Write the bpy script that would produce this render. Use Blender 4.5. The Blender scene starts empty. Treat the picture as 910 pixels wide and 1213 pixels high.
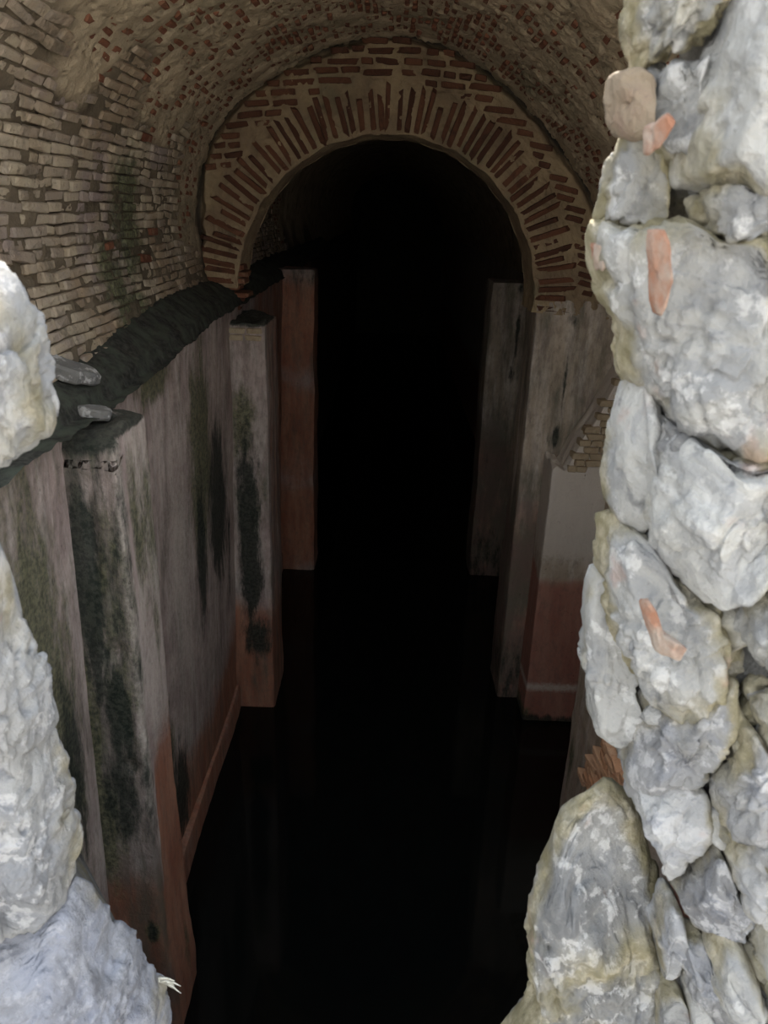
import bpy, math, random
import numpy as np
from mathutils import Matrix, Vector

# ------------------------------------------------------------------ camera, sky, exposure
SC = bpy.context.scene
COL = SC.collection
F, CX, CY, H = 910.0, 455.0, 606.5, 3.6
def _d(x, y): return np.array([x - CX, y - CY, F])
AY = _d(467, 246); AY /= np.linalg.norm(AY)
AZ = -_d(374, 2900); AZ -= AY * AZ.dot(AY); AZ /= np.linalg.norm(AZ)
AX = np.cross(AY, AZ)
cam = bpy.data.cameras.new('camera')
cam.sensor_fit = 'AUTO'; cam.sensor_width = 36.0
cam.lens = 36.0 * F / 1213.0
cam.clip_start = 0.02; cam.clip_end = 200
cam.dof.use_dof = True; cam.dof.focus_distance = 4.2; cam.dof.aperture_fstop = cam.lens / 3.3
co = bpy.data.objects.new('camera', cam); COL.objects.link(co)
r_, d_, f_ = [Vector((AX[i], AY[i], AZ[i])) for i in range(3)]
M = Matrix.Identity(4)
for i in range(3):
    M[i][0] = r_[i]; M[i][1] = -d_[i]; M[i][2] = -f_[i]
M[2][3] = H
co.matrix_world = M
SC.camera = co

SC.view_settings.view_transform = 'Standard'
SC.view_settings.look = 'None'
SC.view_settings.gamma = 1.0
SC.view_settings.use_curve_mapping = False
SC.view_settings.exposure = 1.0
SC.cycles.use_denoising = True
SC.cycles.max_bounces = 10
SC.cycles.diffuse_bounces = 6

W = bpy.data.worlds.new('sky'); SC.world = W; W.use_nodes = True
wn = W.node_tree; bg = wn.nodes['Background']
tc = wn.nodes.new('ShaderNodeTexCoord'); sx = wn.nodes.new('ShaderNodeSeparateXYZ')
mr = wn.nodes.new('ShaderNodeMapRange'); mx = wn.nodes.new('ShaderNodeMix'); mx.data_type = 'RGBA'
wn.links.new(tc.outputs['Generated'], sx.inputs[0]); wn.links.new(sx.outputs[2], mr.inputs[0])
mr.inputs[1].default_value = 0.0; mr.inputs[2].default_value = 0.8
wn.links.new(mr.outputs[0], mx.inputs[0])
mx.inputs[6].default_value = (1.0, 1.0, 0.99, 1); mx.inputs[7].default_value = (0.80, 0.90, 1.0, 1)
wn.links.new(mx.outputs[2], bg.inputs[0]); bg.inputs[1].default_value = 1.5
sun = bpy.data.lights.new('sun', 'SUN'); sun.energy = 15.0; sun.angle = math.radians(3); sun.color = (1.0, .93, .82)
so = bpy.data.objects.new('sun', sun); COL.objects.link(so)
so.rotation_euler = Vector((-.20, -.95, -.80)).to_track_quat('-Z', 'Y').to_euler()   # high, from beyond the wall: the near face of the stones is in shade

# ------------------------------------------------------------------ measuring: pixel <-> point
def ray(x, y):
    r = _d(x, y); return np.array([r.dot(AX), r.dot(AY), r.dot(AZ)])
def atY(x, y, Y):
    r = ray(x, y); return r * (Y / r[1]) + np.array([0, 0, H])
def atX(x, y, X):
    r = ray(x, y); return r * (X / r[0]) + np.array([0, 0, H])
def proj(P):
    P = np.atleast_2d(np.asarray(P, float)) - np.array([0, 0, H])
    c = P[:, :1] * AX + P[:, 1:2] * AY + P[:, 2:3] * AZ
    return CX + F * c[:, 0] / c[:, 2], CY + F * c[:, 1] / c[:, 2]

# ------------------------------------------------------------------ noise
rng = np.random.default_rng(7)
random.seed(7)
def _hash(ix, iy, iz, seed):
    h = (ix.astype(np.int64) * 374761393 + iy.astype(np.int64) * 668265263 + iz.astype(np.int64) * 2147483647 + seed * 974634777) & 0xFFFFFFFF
    h = ((h ^ (h >> 13)) * 1274126177) & 0xFFFFFFFF
    h = ((h ^ (h >> 16)) * 2246822519) & 0xFFFFFFFF
    return ((h ^ (h >> 15)) & 0xFFFFFF) / float(0xFFFFFF)
def vnoise(P, seed=0):
    P = np.asarray(P, float); i = np.floor(P); f = P - i; u = f * f * f * (f * (f * 6 - 15) + 10)
    i = i.astype(np.int64); r = 0
    for a in (0, 1):
        wa = u[:, 0] if a else 1 - u[:, 0]
        for b in (0, 1):
            wb = u[:, 1] if b else 1 - u[:, 1]
            for c in (0, 1):
                wc = u[:, 2] if c else 1 - u[:, 2]
                r = r + wa * wb * wc * _hash(i[:, 0] + a, i[:, 1] + b, i[:, 2] + c, seed)
    return r * 2 - 1
def fbm(P, scale=1.0, octs=4, seed=0, gain=0.5, st=(1, 1, 1)):
    P = np.asarray(P, float) * np.array(st) * scale; a = 1.0; t = 0; r = 0
    for k in range(octs):
        r = r + a * vnoise(P + 17.3 * k, seed + k); t += a; a *= gain; P = P * 2.03
    return r / t
def sstep(a, b, x):
    t = np.clip((x - a) / (b - a), 0, 1); return t * t * (3 - 2 * t)

# ------------------------------------------------------------------ mesh helpers
def mesh(name, V, Fc, attrs=None, smooth=True):
    m = bpy.data.meshes.new(name)
    V = np.asarray(V, np.float32)
    if isinstance(Fc, np.ndarray):
        n, k = Fc.shape
        m.vertices.add(len(V)); m.vertices.foreach_set('co', V.ravel())
        m.loops.add(n * k); m.loops.foreach_set('vertex_index', Fc.astype(np.int32).ravel())
        m.polygons.add(n); m.polygons.foreach_set('loop_start', np.arange(0, n * k, k, dtype=np.int32))
        m.update(calc_edges=True); m.validate()
    else:
        m.from_pydata(V.tolist(), [], Fc); m.update()
    if attrs:
        for a, v in attrs.items():
            at = m.attributes.new(a, 'FLOAT', 'POINT'); at.data.foreach_set('value', np.broadcast_to(np.asarray(v, np.float32), (len(V),)).copy())
    m.polygons.foreach_set('use_smooth', [smooth] * len(m.polygons))
    return m
def obj(name, me, mat, parent=None, **props):
    o = bpy.data.objects.new(name, me); COL.objects.link(o)
    if mat and not me.materials: me.materials.append(mat)
    if parent: o.parent = parent
    for k, v in props.items(): o[k] = v
    return o
def empty(name, loc, **props):
    o = bpy.data.objects.new(name, None); COL.objects.link(o); o.location = loc
    for k, v in props.items(): o[k] = v
    return o
def attach(o, parent):
    o.parent = parent; o.matrix_parent_inverse = Matrix.Translation(-Vector(parent.location)); return o
def gridf(nu, nv, off=0, flip=False):
    i = np.arange(nu - 1)[:, None] * nv + np.arange(nv - 1)[None, :] + off
    q = np.stack([i, i + nv, i + nv + 1, i + 1], -1).reshape(-1, 4)
    return q[:, ::-1] if flip else q
def rounded_box(lo, hi, cell, r, skip=()):
    """dense box skin with worn round edges; skip holds face names such as 'x+' that lie inside other masonry"""
    lo = np.array(lo, float); hi = np.array(hi, float); Vs = []; Fs = []; off = 0
    for ax in range(3):
        for s in (0, 1):
            if 'xyz'[ax] + '-+'[s] in skip: continue
            a, b = [k for k in range(3) if k != ax]
            na = max(3, int((hi[a] - lo[a]) / cell) + 2); nb = max(3, int((hi[b] - lo[b]) / cell) + 2)
            A, B = np.meshgrid(np.linspace(lo[a], hi[a], na), np.linspace(lo[b], hi[b], nb), indexing='ij')
            P = np.zeros((na * nb, 3)); P[:, a] = A.ravel(); P[:, b] = B.ravel(); P[:, ax] = hi[ax] if s else lo[ax]
            Vs.append(P); fl = (s == 0) ^ (ax == 1)
            Fs.append(gridf(na, nb, off, fl)); off += na * nb
    P = np.concatenate(Vs); Fq = np.concatenate(Fs)
    l2, h2 = lo.copy(), hi.copy()
    for ax in range(3):
        if 'xyz'[ax] + '-' in skip: l2[ax] -= 1
        if 'xyz'[ax] + '+' in skip: h2[ax] += 1
    rr = r * (1 + 0.7 * fbm(P, 5, 3, 91))[:, None]
    I = np.clip(P, l2 + rr, h2 - rr); D = P - I; L = np.linalg.norm(D, axis=1, keepdims=True)
    N = D / np.maximum(L, 1e-6)
    return I + N * np.minimum(rr, L + 1), Fq, N
def box_vf(sx, sy, sz, rg, jit=0.0, bev=0.12):
    """a worn brick: bevelled box with jittered corners, 24 verts"""
    b = bev * min(sx, sy, sz); V = []
    hx, hy, hz = sx / 2, sy / 2, sz / 2
    for X in (-1, 1):
        for Y in (-1, 1):
            for Z in (-1, 1):
                j = rg.normal(0, jit, 3) * np.array([sx, sy, sz])
                c = np.array([X * hx, Y * hy, Z * hz]) + j
                V += [c - [0, Y * b, Z * b], c - [X * b, 0, Z * b], c - [X * b, Y * b, 0]]
    V = np.array(V); idx = lambda X, Y, Z, k: ((X * 2 + Y) * 2 + Z) * 3 + k
    Fc = []
    for s in (0, 1):
        q = [idx(s, 0, 0, 0), idx(s, 1, 0, 0), idx(s, 1, 1, 0), idx(s, 0, 1, 0)]; Fc.append(q if s else q[::-1])
        q = [idx(0, s, 0, 1), idx(1, s, 0, 1), idx(1, s, 1, 1), idx(0, s, 1, 1)]; Fc.append(q[::-1] if s else q)
        q = [idx(0, 0, s, 2), idx(1, 0, s, 2), idx(1, 1, s, 2), idx(0, 1, s, 2)]; Fc.append(q if s else q[::-1])
    for a in (0, 1):
        for c in (0, 1):
            Fc.append([idx(0, a, c, 1), idx(1, a, c, 1), idx(1, a, c, 2), idx(0, a, c, 2)])
            Fc.append([idx(a, 0, c, 0), idx(a, 1, c, 0), idx(a, 1, c, 2), idx(a, 0, c, 2)])
            Fc.append([idx(a, c, 0, 0), idx(a, c, 1, 0), idx(a, c, 1, 1), idx(a, c, 0, 1)])
    for X in (0, 1):
        for Y in (0, 1):
            for Z in (0, 1): Fc.append([idx(X, Y, Z, 0), idx(X, Y, Z, 1), idx(X, Y, Z, 2)])
    # consistent outward winding
    out = []
    for q in Fc:
        P = V[q]; n = np.cross(P[1] - P[0], P[2] - P[0])
        out.append(q if n.dot(P.mean(0)) > 0 else q[::-1])
    return V, out
def joined(parts):
    """list of (V, faces) -> one V, faces"""
    Vs, Fs, o = [], [], 0
    for V, Fc in parts:
        Vs.append(V); Fs += [[i + o for i in q] for q in Fc]; o += len(V)
    return np.concatenate(Vs), Fs

# ------------------------------------------------------------------ materials
class NT:
    def __init__(s, name):
        s.m = bpy.data.materials.new(name); s.m.use_nodes = True; s.t = s.m.node_tree
        s.b = s.t.nodes['Principled BSDF']
        s.pos = s.n('ShaderNodeNewGeometry').outputs['Position']
    def put(s, sock, v):
        if hasattr(v, 'is_linked') or hasattr(v, 'links'): s.t.links.new(v, sock)
        elif isinstance(v, (tuple, list)) and len(v) == 3 and sock.type == 'RGBA': sock.default_value = (*v, 1)
        else: sock.default_value = v
    def n(s, typ, **pr):
        nd = s.t.nodes.new(typ)
        for k, v in pr.items(): setattr(nd, k, v)
        return nd
    def mul(s, v, sc):
        nd = s.n('ShaderNodeVectorMath', operation='MULTIPLY'); s.put(nd.inputs[0], v); nd.inputs[1].default_value = sc; return nd.outputs[0]
    def noise(s, scale, detail=5, rough=0.55, st=None, dist=0.0, off=0.0):
        nd = s.n('ShaderNodeTexNoise'); v = s.pos
        if st: v = s.mul(v, st)
        if off:
            a = s.n('ShaderNodeVectorMath', operation='ADD'); s.put(a.inputs[0], v); a.inputs[1].default_value = (off, off * .7, off * .3); v = a.outputs[0]
        s.put(nd.inputs['Vector'], v); nd.inputs['Scale'].default_value = scale; nd.inputs['Detail'].default_value = detail
        nd.inputs['Roughness'].default_value = rough; nd.inputs['Distortion'].default_value = dist
        return nd.outputs[0]
    def vor(s, scale, feature='F1', st=None):
        nd = s.n('ShaderNodeTexVoronoi', feature=feature); v = s.mul(s.pos, st) if st else s.pos
        s.put(nd.inputs['Vector'], v); nd.inputs['Scale'].default_value = scale; return nd.outputs[0]
    def rng(s, v, a, b, c=0.0, d=1.0):
        nd = s.n('ShaderNodeMapRange', interpolation_type='SMOOTHSTEP'); s.put(nd.inputs[0], v)
        for i, q in enumerate((a, b, c, d)): nd.inputs[i + 1].default_value = q
        return nd.outputs[0]
    def math(s, op, a, b=0.0):
        nd = s.n('ShaderNodeMath', operation=op); s.put(nd.inputs[0], a); s.put(nd.inputs[1], b); return nd.outputs[0]
    def mix(s, f, a, b, mode='MIX'):
        nd = s.n('ShaderNodeMix', data_type='RGBA', blend_type=mode); s.put(nd.inputs[0], f); s.put(nd.inputs[6], a); s.put(nd.inputs[7], b); return nd.outputs[2]
    def attr(s, name): return s.n('ShaderNodeAttribute', attribute_name=name).outputs['Fac']
    def rand(s): return s.n('ShaderNodeObjectInfo').outputs['Random']
    def done(s, colr, rough=0.9, height=None, dist=0.01, strength=1.0, spec=0.25):
        s.put(s.b.inputs['Base Color'], colr); s.put(s.b.inputs['Roughness'], rough); s.b.inputs['Specular IOR Level'].default_value = spec
        if height is not None:
            bp = s.n('ShaderNodeBump'); s.put(bp.inputs['Height'], height); bp.inputs['Distance'].default_value = dist; bp.inputs['Strength'].default_value = strength
            s.t.links.new(bp.outputs[0], s.b.inputs['Normal'])
        return s.m

def mat_plaster(name, c1, c2, cred, cred2):
    k = NT(name)
    streak = k.noise(6, 6, .6, st=(2.2, 2.2, .35)); blot = k.noise(3.2, 6, .6, off=3); fine = k.noise(45, 5, .65)
    c = k.mix(k.rng(blot, .35, .65), c1, c2)
    c = k.mix(k.rng(streak, .42, .68, 0, .55), c, (.62, .55, .50))
    red = k.math('ADD', k.attr('red'), k.math('MULTIPLY', k.math('SUBTRACT', blot, .5), .9))
    rc = k.mix(k.rng(streak, .3, .7), cred, cred2)
    c = k.mix(k.rng(red, .3, .75), c, rc)
    gr = k.math('ADD', k.attr('grime'), k.math('MULTIPLY', k.math('SUBTRACT', k.noise(5, 8, .68, st=(2.0, 2.0, .42), off=40), .5), 1.7))
    c = k.mix(k.rng(gr, .30, .85, 0, .8), c, k.mix(k.rng(blot, .4, .6), (.10, .10, .075), (.14, .115, .10)))
    c = k.mix(k.rng(k.noise(22, 6, .7, st=(1.3, 1.3, .8), off=50), .42, .72, 0, .42), c, (.13, .105, .09))
    pale = k.math('ADD', k.attr('pale'), k.math('MULTIPLY', k.math('SUBTRACT', fine, .5), .5))
    c = k.mix(k.rng(pale, .35, .75, 0, .85), c, (.56, .50, .44))
    moss = k.math('ADD', k.attr('moss'), k.math('MULTIPLY', k.math('SUBTRACT', k.noise(9, 8, .7, st=(1.6, 1.6, .55), off=9), .5), 1.5))
    c = k.mix(k.rng(moss, .38, .9, 0, .88), c, k.mix(k.rng(fine, .35, .65), (.045, .055, .03), (.16, .155, .085)))
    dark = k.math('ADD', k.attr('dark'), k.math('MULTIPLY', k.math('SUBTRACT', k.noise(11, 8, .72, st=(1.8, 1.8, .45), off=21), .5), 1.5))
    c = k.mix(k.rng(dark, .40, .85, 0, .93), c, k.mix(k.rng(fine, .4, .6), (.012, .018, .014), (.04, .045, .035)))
    spk = k.rng(k.noise(30, 4, .7, off=5), .66, .74)
    c = k.mix(k.math('MULTIPLY', spk, .5), c, (.05, .045, .035))
    h = k.math('ADD', k.math('MULTIPLY', fine, .5), k.math('ADD', k.math('MULTIPLY', streak, .5), k.math('MULTIPLY', spk, -.5)))
    return k.done(c, .92, h, .012)
MP_L = mat_plaster('old_plaster', (0.350, 0.266, 0.249), (0.486, 0.390, 0.356), (0.305, 0.119, 0.073), (0.418, 0.209, 0.136))
MP_R = mat_plaster('old_tan_plaster', (0.362, 0.294, 0.226), (0.452, 0.373, 0.294), (0.305, 0.130, 0.096), (0.373, 0.192, 0.147))

def mat_mortar(name, c1, c2, cdark):
    k = NT(name)
    b = k.noise(4, 6, .6); f = k.noise(38, 6, .7); g = k.noise(2.1, 5, .6, off=4)
    c = k.mix(k.rng(b, .35, .65), c1, c2)
    c = k.mix(k.rng(g, .55, .7, 0, .35), c, (.18, .19, .12))
    c = k.mix(k.math('MULTIPLY', k.attr('moss'), k.rng(f, .3, .6)), c, (.07, .085, .045))
    c = k.mix(k.attr('dirt'), c, cdark)
    c = k.mix(k.rng(f, .60, .72, 0, .5), c, (.10, .07, .05))
    return k.done(c, .95, f, .012)
M_VAULT = mat_mortar('vault_mortar', (0.414, 0.333, 0.230), (0.517, 0.414, 0.287), (0.063, 0.048, 0.034))
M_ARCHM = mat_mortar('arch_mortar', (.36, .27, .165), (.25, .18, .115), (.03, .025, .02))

def mat_brick(name, cols, mossy=True):
    k = NT(name)
    cell = k.noise(7, 2, .5, off=2); rd = k.rand(); f = k.noise(50, 5, .65); b = k.noise(14, 5, .6)
    v = k.math('ADD', k.math('MULTIPLY', rd, .6), k.math('MULTIPLY', cell, .5))
    c = k.mix(k.rng(v, .25, .85), cols[0], cols[1])
    if mossy:
        c = k.mix(k.rng(k.noise(1.9, 4, .6, off=61), .42, .6, 0, .75), c, (.30, .215, .14))
        c = k.mix(k.rng(k.noise(2.3, 4, .6, off=71), .5, .64, 0, .7), c, (.27, .215, .215))
        c = k.mix(k.rng(k.noise(5, 6, .7, off=81), .52, .68, 0, .7), c, (.11, .09, .065))
    c = k.mix(k.rng(b, .5, .72, 0, .7), c, cols[2])
    if mossy:
        # a green seep running down the haunch and a sooty patch, where they sit on the brickwork
        sp = k.n('ShaderNodeSeparateXYZ'); k.put(sp.inputs[0], k.pos)
        def bump(y0, wy, z0, wz):
            dy = k.math('MULTIPLY', k.math('SUBTRACT', sp.outputs[1], y0), 1 / wy); dz = k.math('MULTIPLY', k.math('SUBTRACT', sp.outputs[2], z0), 1 / wz)
            return k.math('SUBTRACT', 1.0, k.math('ADD', k.math('MULTIPLY', dy, dy), k.math('MULTIPLY', dz, dz)))
        mo = k.math('MAXIMUM', bump(3.78, .22, 3.52, .33), k.math('MAXIMUM', bump(3.45, .16, 3.3, .2), bump(3.6, .3, 3.1, .13)))
        xl = k.rng(sp.outputs[0], -.9, -1.1)
        mo = k.math('MULTIPLY', k.rng(k.math('ADD', mo, k.math('MULTIPLY', k.math('SUBTRACT', k.noise(11, 5, .7), .5), 2.2)), 0, .7, 0, .85), xl)
        c = k.mix(mo, c, k.mix(k.rng(f, .4, .6), (.035, .042, .025), (.12, .135, .065)))
    c = k.mix(k.rng(f, .58, .72, 0, .45), c, (.07, .05, .035))
    return k.done(c, .93, k.math('ADD', f, b), .008)
M_BW = mat_brick('weathered_brick', ((0.310, 0.253, 0.201), (0.471, 0.397, 0.293), (0.345, 0.287, 0.241)))
M_BR = mat_brick('red_brick', ((.15, .056, .034), (.21, .09, .052), (.27, .18, .12)), False)
M_BV = mat_brick('dark_red_brick', ((.085, .038, .024), (.15, .066, .038), (.06, .034, .024)), False)
M_BO = mat_brick('sunlit_orange_brick', ((.62, .33, .19), (.72, .44, .28), (.50, .26, .14)), False)  # colour raised to stand in for sun on these bricks
M_BT = mat_brick('tan_brick', ((.36, .28, .185), (.42, .34, .235), (.28, .20, .13)), False)
M_BP = mat_brick('pale_brick', ((.23, .18, .13), (.27, .22, .155), (.22, .15, .115)), False)

k = NT('black_earth'); f = k.noise(40, 6, .7)
g = k.noise(9, 4, .6)
M_EARTH = k.done(k.mix(k.rng(g, .4, .65), k.mix(k.rng(f, .35, .7), (.015, .015, .013), (.06, .058, .05)), (.055, .062, .048)), .97, f, .003)
k = NT('dark_water')
k.b.inputs['IOR'].default_value = 1.33
M_WATER = k.done((.004, .005, .005), .06, k.noise(3, 2, .5), .002, .25, .5)
k = NT('pale_ground'); f = k.noise(3, 6, .6)
M_GROUND = k.done(k.mix(f, (.46, .44, .40), (.58, .56, .52)), .95, f, .03)

def mat_stone():
    k = NT('limestone')
    tone, warm, rim = k.attr('tone'), k.attr('warm'), k.attr('rim')
    b = k.noise(9, 7, .62, dist=.6); f = k.noise(60, 6, .68); m = k.noise(24, 6, .65, off=6); g = k.noise(5, 5, .55, off=11)
    c = k.mix(tone, (.155, .15, .143), (.40, .395, .38))
    c = k.mix(k.rng(b, .49, .60, 0, .52), c, k.mix(tone, (.080, .083, .090), (.23, .235, .25)))
    c = k.mix(k.rng(m, .53, .60, 0, .7), c, (.46, .45, .44))
    c = k.mix(k.math('MULTIPLY', k.rng(k.noise(17, 6, .7, off=15), .55, .68), .55), c, (0.089, 0.092, 0.104))
    c = k.mix(k.math('MULTIPLY', k.attr('sky_tint'), .55), c, k.mix(k.rng(b, .4, .6), (.10, .11, .165), (.29, .31, .40)))  # blue cast of skylight painted into the stone colour
    oc = k.math('ADD', k.math('ADD', k.math('MULTIPLY', rim, .45), k.math('MULTIPLY', warm, .85)), k.math('MULTIPLY', k.math('SUBTRACT', g, .5), 2.6))
    c = k.mix(k.rng(oc, .42, .95, 0, .75), c, k.mix(k.rng(m, .4, .6), (.17, .14, .055), (.29, .245, .14)))
    c = k.mix(k.math('MULTIPLY', k.rng(k.noise(7, 4, .6, off=31), .63, .72), .4), c, (0.385, 0.252, 0.207))
    c = k.mix(k.rng(f, .60, .74, 0, .5), c, (0.118, 0.111, 0.096))
    h = k.math('ADD', k.math('MULTIPLY', f, .5), k.math('ADD', b, k.math('MULTIPLY', m, .6)))
    return k.done(c, .88, h, .012, .9)
M_STONE = mat_stone()
k = NT('lime_mortar'); b = k.noise(14, 6, .65); f = k.noise(70, 6, .7); g = k.noise(6, 5, .6, off=8)
c = k.mix(k.rng(b, .35, .65), (0.111, 0.109, 0.106), (0.222, 0.218, 0.211)); c = k.mix(k.rng(g, .45, .65, 0, .6), c, (0.200, 0.163, 0.081))
c = k.mix(k.rng(f, .55, .7, 0, .5), c, (0.089, 0.081, 0.074))
M_LIME = k.done(c, .95, k.math('ADD', f, b), .02)
k = NT('terracotta'); f = k.noise(40, 6, .7); b = k.noise(15, 5, .6)
M_TERRA = k.done(k.mix(k.rng(b, .4, .68), (0.288, 0.137, 0.086), (0.331, 0.274, 0.230)), .92, f, .006)
k = NT('dry_straw'); M_STRAW = k.done((.62, .60, .52), .8)

# ------------------------------------------------------------------ stains (where they sit on the walls)
def blob(a, b, a0, b0, wa, wb):
    return np.clip(1.25 - np.sqrt(((a - a0) / wa) ** 2 + ((b - b0) / wb) ** 2), 0, 1)

# ------------------------------------------------------------------ setting: walls
def plaster_obj(name, lo, hi, cell, r, mat, fn, label, cat, skip=(), amp=.012, shape=None):
    P, Fq, N = rounded_box(lo, hi, cell, r, skip)
    if shape is not None: P = shape(P)
    A = fn(P); A.setdefault('grime', .38 if mat is MP_L else .22)
    pit = A.pop('pit', 0)
    n = fbm(P, 2.2, 3, 5) * amp - pit * (.012 + .03 * np.abs(fbm(P, 30, 3, 19))) + fbm(P, 14, 3, 15) * amp * .35
    P = P + N * n[:, None]
    me = mesh(name, P, Fq, A)
    return obj(name, me, mat, kind='structure', label=label, category=cat)

def zred(P, z0=1.15, w=.55): return 1 - sstep(z0 - w, z0 + w, P[:, 2] + .12 * fbm(P, 1.5, 2, 3))
def f_wall_left(P):
    y, z = P[:, 1], P[:, 2]; o = 0 * z
    moss = np.maximum.reduce([1.15 * blob(y, z, 4.05, 2.3, .32, .85), blob(y, z, 3.35, 2.85, .4, .14), .75 * blob(y, z, 5.9, 1.4, .6, .5), .9 * blob(y, z, 3.25, .75, .16, .7), 1.0 * blob(y, z, 2.05, 1.9, .4, 1.6), .32 + o])
    dark = np.maximum.reduce([1.15 * blob(y, z, 4.45, 1.85, .34, .7), blob(y, z, 4.0, 1.7, .14, .7), blob(y, z, 3.2, .85, .18, .6), blob(y, z, 3.42, .5, .22, .5), .9 * blob(y, z, 3.0, 2.0, .16, 1.0), .7 * blob(y, z, 4.75, 1.4, .1, .8), .8 * blob(y, z, 2.2, 1.6, .2, .8), .3 + o, .95 * sstep(8, 11, y)])  # last term paints the deep tunnel darker, standing in for shade
    far = sstep(5.2, 6.2, y)
    return dict(moss=moss * (1 - .6 * far), dark=dark, red=np.maximum(zred(P, .6, .6), far * .62), pale=.28 + .3 * blob(y, z, 3.6, 1.8, .3, 1.2))
def wx(y, z): return -1.072 + .022 * z - .05 * np.clip((4 - y) / 1.5, 0, 1)
def ltop(y): return 2.945 + .07 * np.clip((y - 3) / 1.2, 0, 1)
def sh_wl(P):
    P = P.copy(); P[:, 2] *= np.where(P[:, 2] > .1, ltop(P[:, 1]) / 2.945, 1); P[:, 0] += np.where(P[:, 0] > -1.3, wx(P[:, 1], P[:, 2]) + 1.12, 0); return P
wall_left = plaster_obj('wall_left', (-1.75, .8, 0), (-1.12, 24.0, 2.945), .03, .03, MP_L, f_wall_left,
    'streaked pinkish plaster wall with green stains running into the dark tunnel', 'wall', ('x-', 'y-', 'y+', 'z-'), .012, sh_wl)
def f_wall_right(P):
    o = 0 * P[:, 0]; return dict(moss=.2 + o, dark=.3 + o, red=zred(P, 1.1, .4), pale=.2 + o)
wall_right = plaster_obj('wall_right', (1.5, .6, 0), (2.0, 24.0, 2.95), .05, .03, MP_R, f_wall_right,
    'dim tan plaster wall behind the rough stones of the breach', 'wall', ('x+', 'y-', 'y+', 'z-'))
far_me = mesh('wall_back', [(-2, 23.9, -.2), (2.2, 23.9, -.2), (2.2, 23.9, 5.2), (-2, 23.9, 5.2)], [[0, 1, 2, 3]], dict(moss=.2, dark=1.0, red=.3, pale=.0))  # full dark value paints the lack of light into the end wall
obj('wall_back', far_me, MP_R, kind='structure', label='far end wall of the flooded tunnel, coloured black for shade', category='wall')
obj('floor', mesh('floor', [(-2, .75, 0), (2.2, .75, 0), (2.2, 24, 0), (-2, 24, 0)], [[0, 1, 2, 3]]), M_WATER,
    kind='structure', label='still black water flooding the floor of the tunnel', category='water')

# plinth along the foot of the left wall
def f_plinth(P):
    o = 0 * P[:, 0]; return dict(moss=.1 + o, dark=.2 + o, red=.75 + o, pale=.3 + o)
obj_p = plaster_obj('trim_1', (-1.2, 2.6, -.02), (-1.045, 7.4, .20), .03, .02, MP_L, f_plinth, 'low reddish plinth at the waterline along the stained left wall', 'plinth', ('x-', 'z-'))

# pilasters
def f_pil1(P):
    x, y, z = P[:, 0], P[:, 1], P[:, 2]; fr = sstep(2.50, 2.43, y); side = 1 - fr
    dark = fr * np.maximum.reduce([1.0 * blob(x, z, -1.03, 2.3, .10, .75), .85 * blob(x, z, -.96, 1.75, .10, .6), .8 * blob(x, z, -1.0, 1.4, .14, .45), blob(x, z, -1.0, 2.86, .25, .09), .55 + 0 * z]) * sstep(.9, 1.25, z)
    dark = np.maximum(dark, fr * .75 * blob(x, z, -.93, .66, .035, .10))
    moss = np.maximum(fr * np.maximum.reduce([.95 * blob(x, z, -1.1, 1.7, .10, 1.0), .95 * blob(x, z, -1.07, 1.25, .12, .5), .72 * blob(x, z, -.96, 2.2, .14, 1.1), .9 * blob(x, z, -.93, .66, .05, .11)]),
                      side * np.maximum.reduce([.78 * blob(y, z, 2.6, 2.45, .3, .55), .85 * blob(y, z, 2.62, .33, .05, .2), .6 * blob(y, z, 2.66, 2.0, .1, .5)]))
    red = np.where(fr > .5, zred(P, 1.0, .35), zred(P, 1.55, .5))
    pit = fr * np.maximum(blob(x, z, -.955, 2.06, .05, .05), np.maximum(blob(x, z, -.945, 1.55, .035, .035), .8 * blob(x, z, -.99, 2.5, .02, .2)))
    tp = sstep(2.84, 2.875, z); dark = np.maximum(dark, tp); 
    pale = np.maximum(side * sstep(1.1, 1.7, z) * .52, fr * .55 * sstep(-.93, -.89, x) * sstep(1.0, 1.4, z))
    return dict(moss=moss, dark=dark, red=red, pale=pale, pit=pit, grime=.45 * fr + .2)
def sh1(P):
    P = P.copy(); z = P[:, 2]
    P[:, 0] -= np.where(P[:, 0] > -1.0, .03 * sstep(.1, .75, z) - .03, 0)   # foot flares a little
    top = z > 2.8
    P[:, 2] += np.where(top, .035 * fbm(P, 9, 3, 44) - .05 * sstep(2.5, 2.38, P[:, 1]), 0)
    return P
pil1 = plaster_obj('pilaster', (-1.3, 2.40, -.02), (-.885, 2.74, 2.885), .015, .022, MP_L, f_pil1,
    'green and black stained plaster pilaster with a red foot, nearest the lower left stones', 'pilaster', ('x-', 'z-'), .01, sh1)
def f_pil2(P):
    x, y, z = P[:, 0], P[:, 1], P[:, 2]; fr = sstep(5.0, 4.95, y); side = 1 - fr
    dark = np.maximum(fr * np.maximum.reduce([1.1 * blob(x, z, -.93, 1.4, .12, 1.05), .95 * blob(x, z, -.9, .62, .16, .3), .9 * blob(x, z, -.9, 2.9, .2, .06)]), .28)
    moss = fr * np.maximum(.8 * blob(x, z, -.95, 2.2, .16, .55), .7 * blob(x, z, -.9, 1.7, .2, .4))
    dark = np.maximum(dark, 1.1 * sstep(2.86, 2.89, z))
    return dict(moss=moss, dark=dark, red=np.maximum(zred(P, .9, .6), side * .5), pale=.12, grime=.5)
def sh2(P):
    P = P.copy(); t = P[:, 2] > 2.8
    P[:, 2] += np.where(t, .03 * fbm(P, 10, 3, 47), 0); return P
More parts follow.
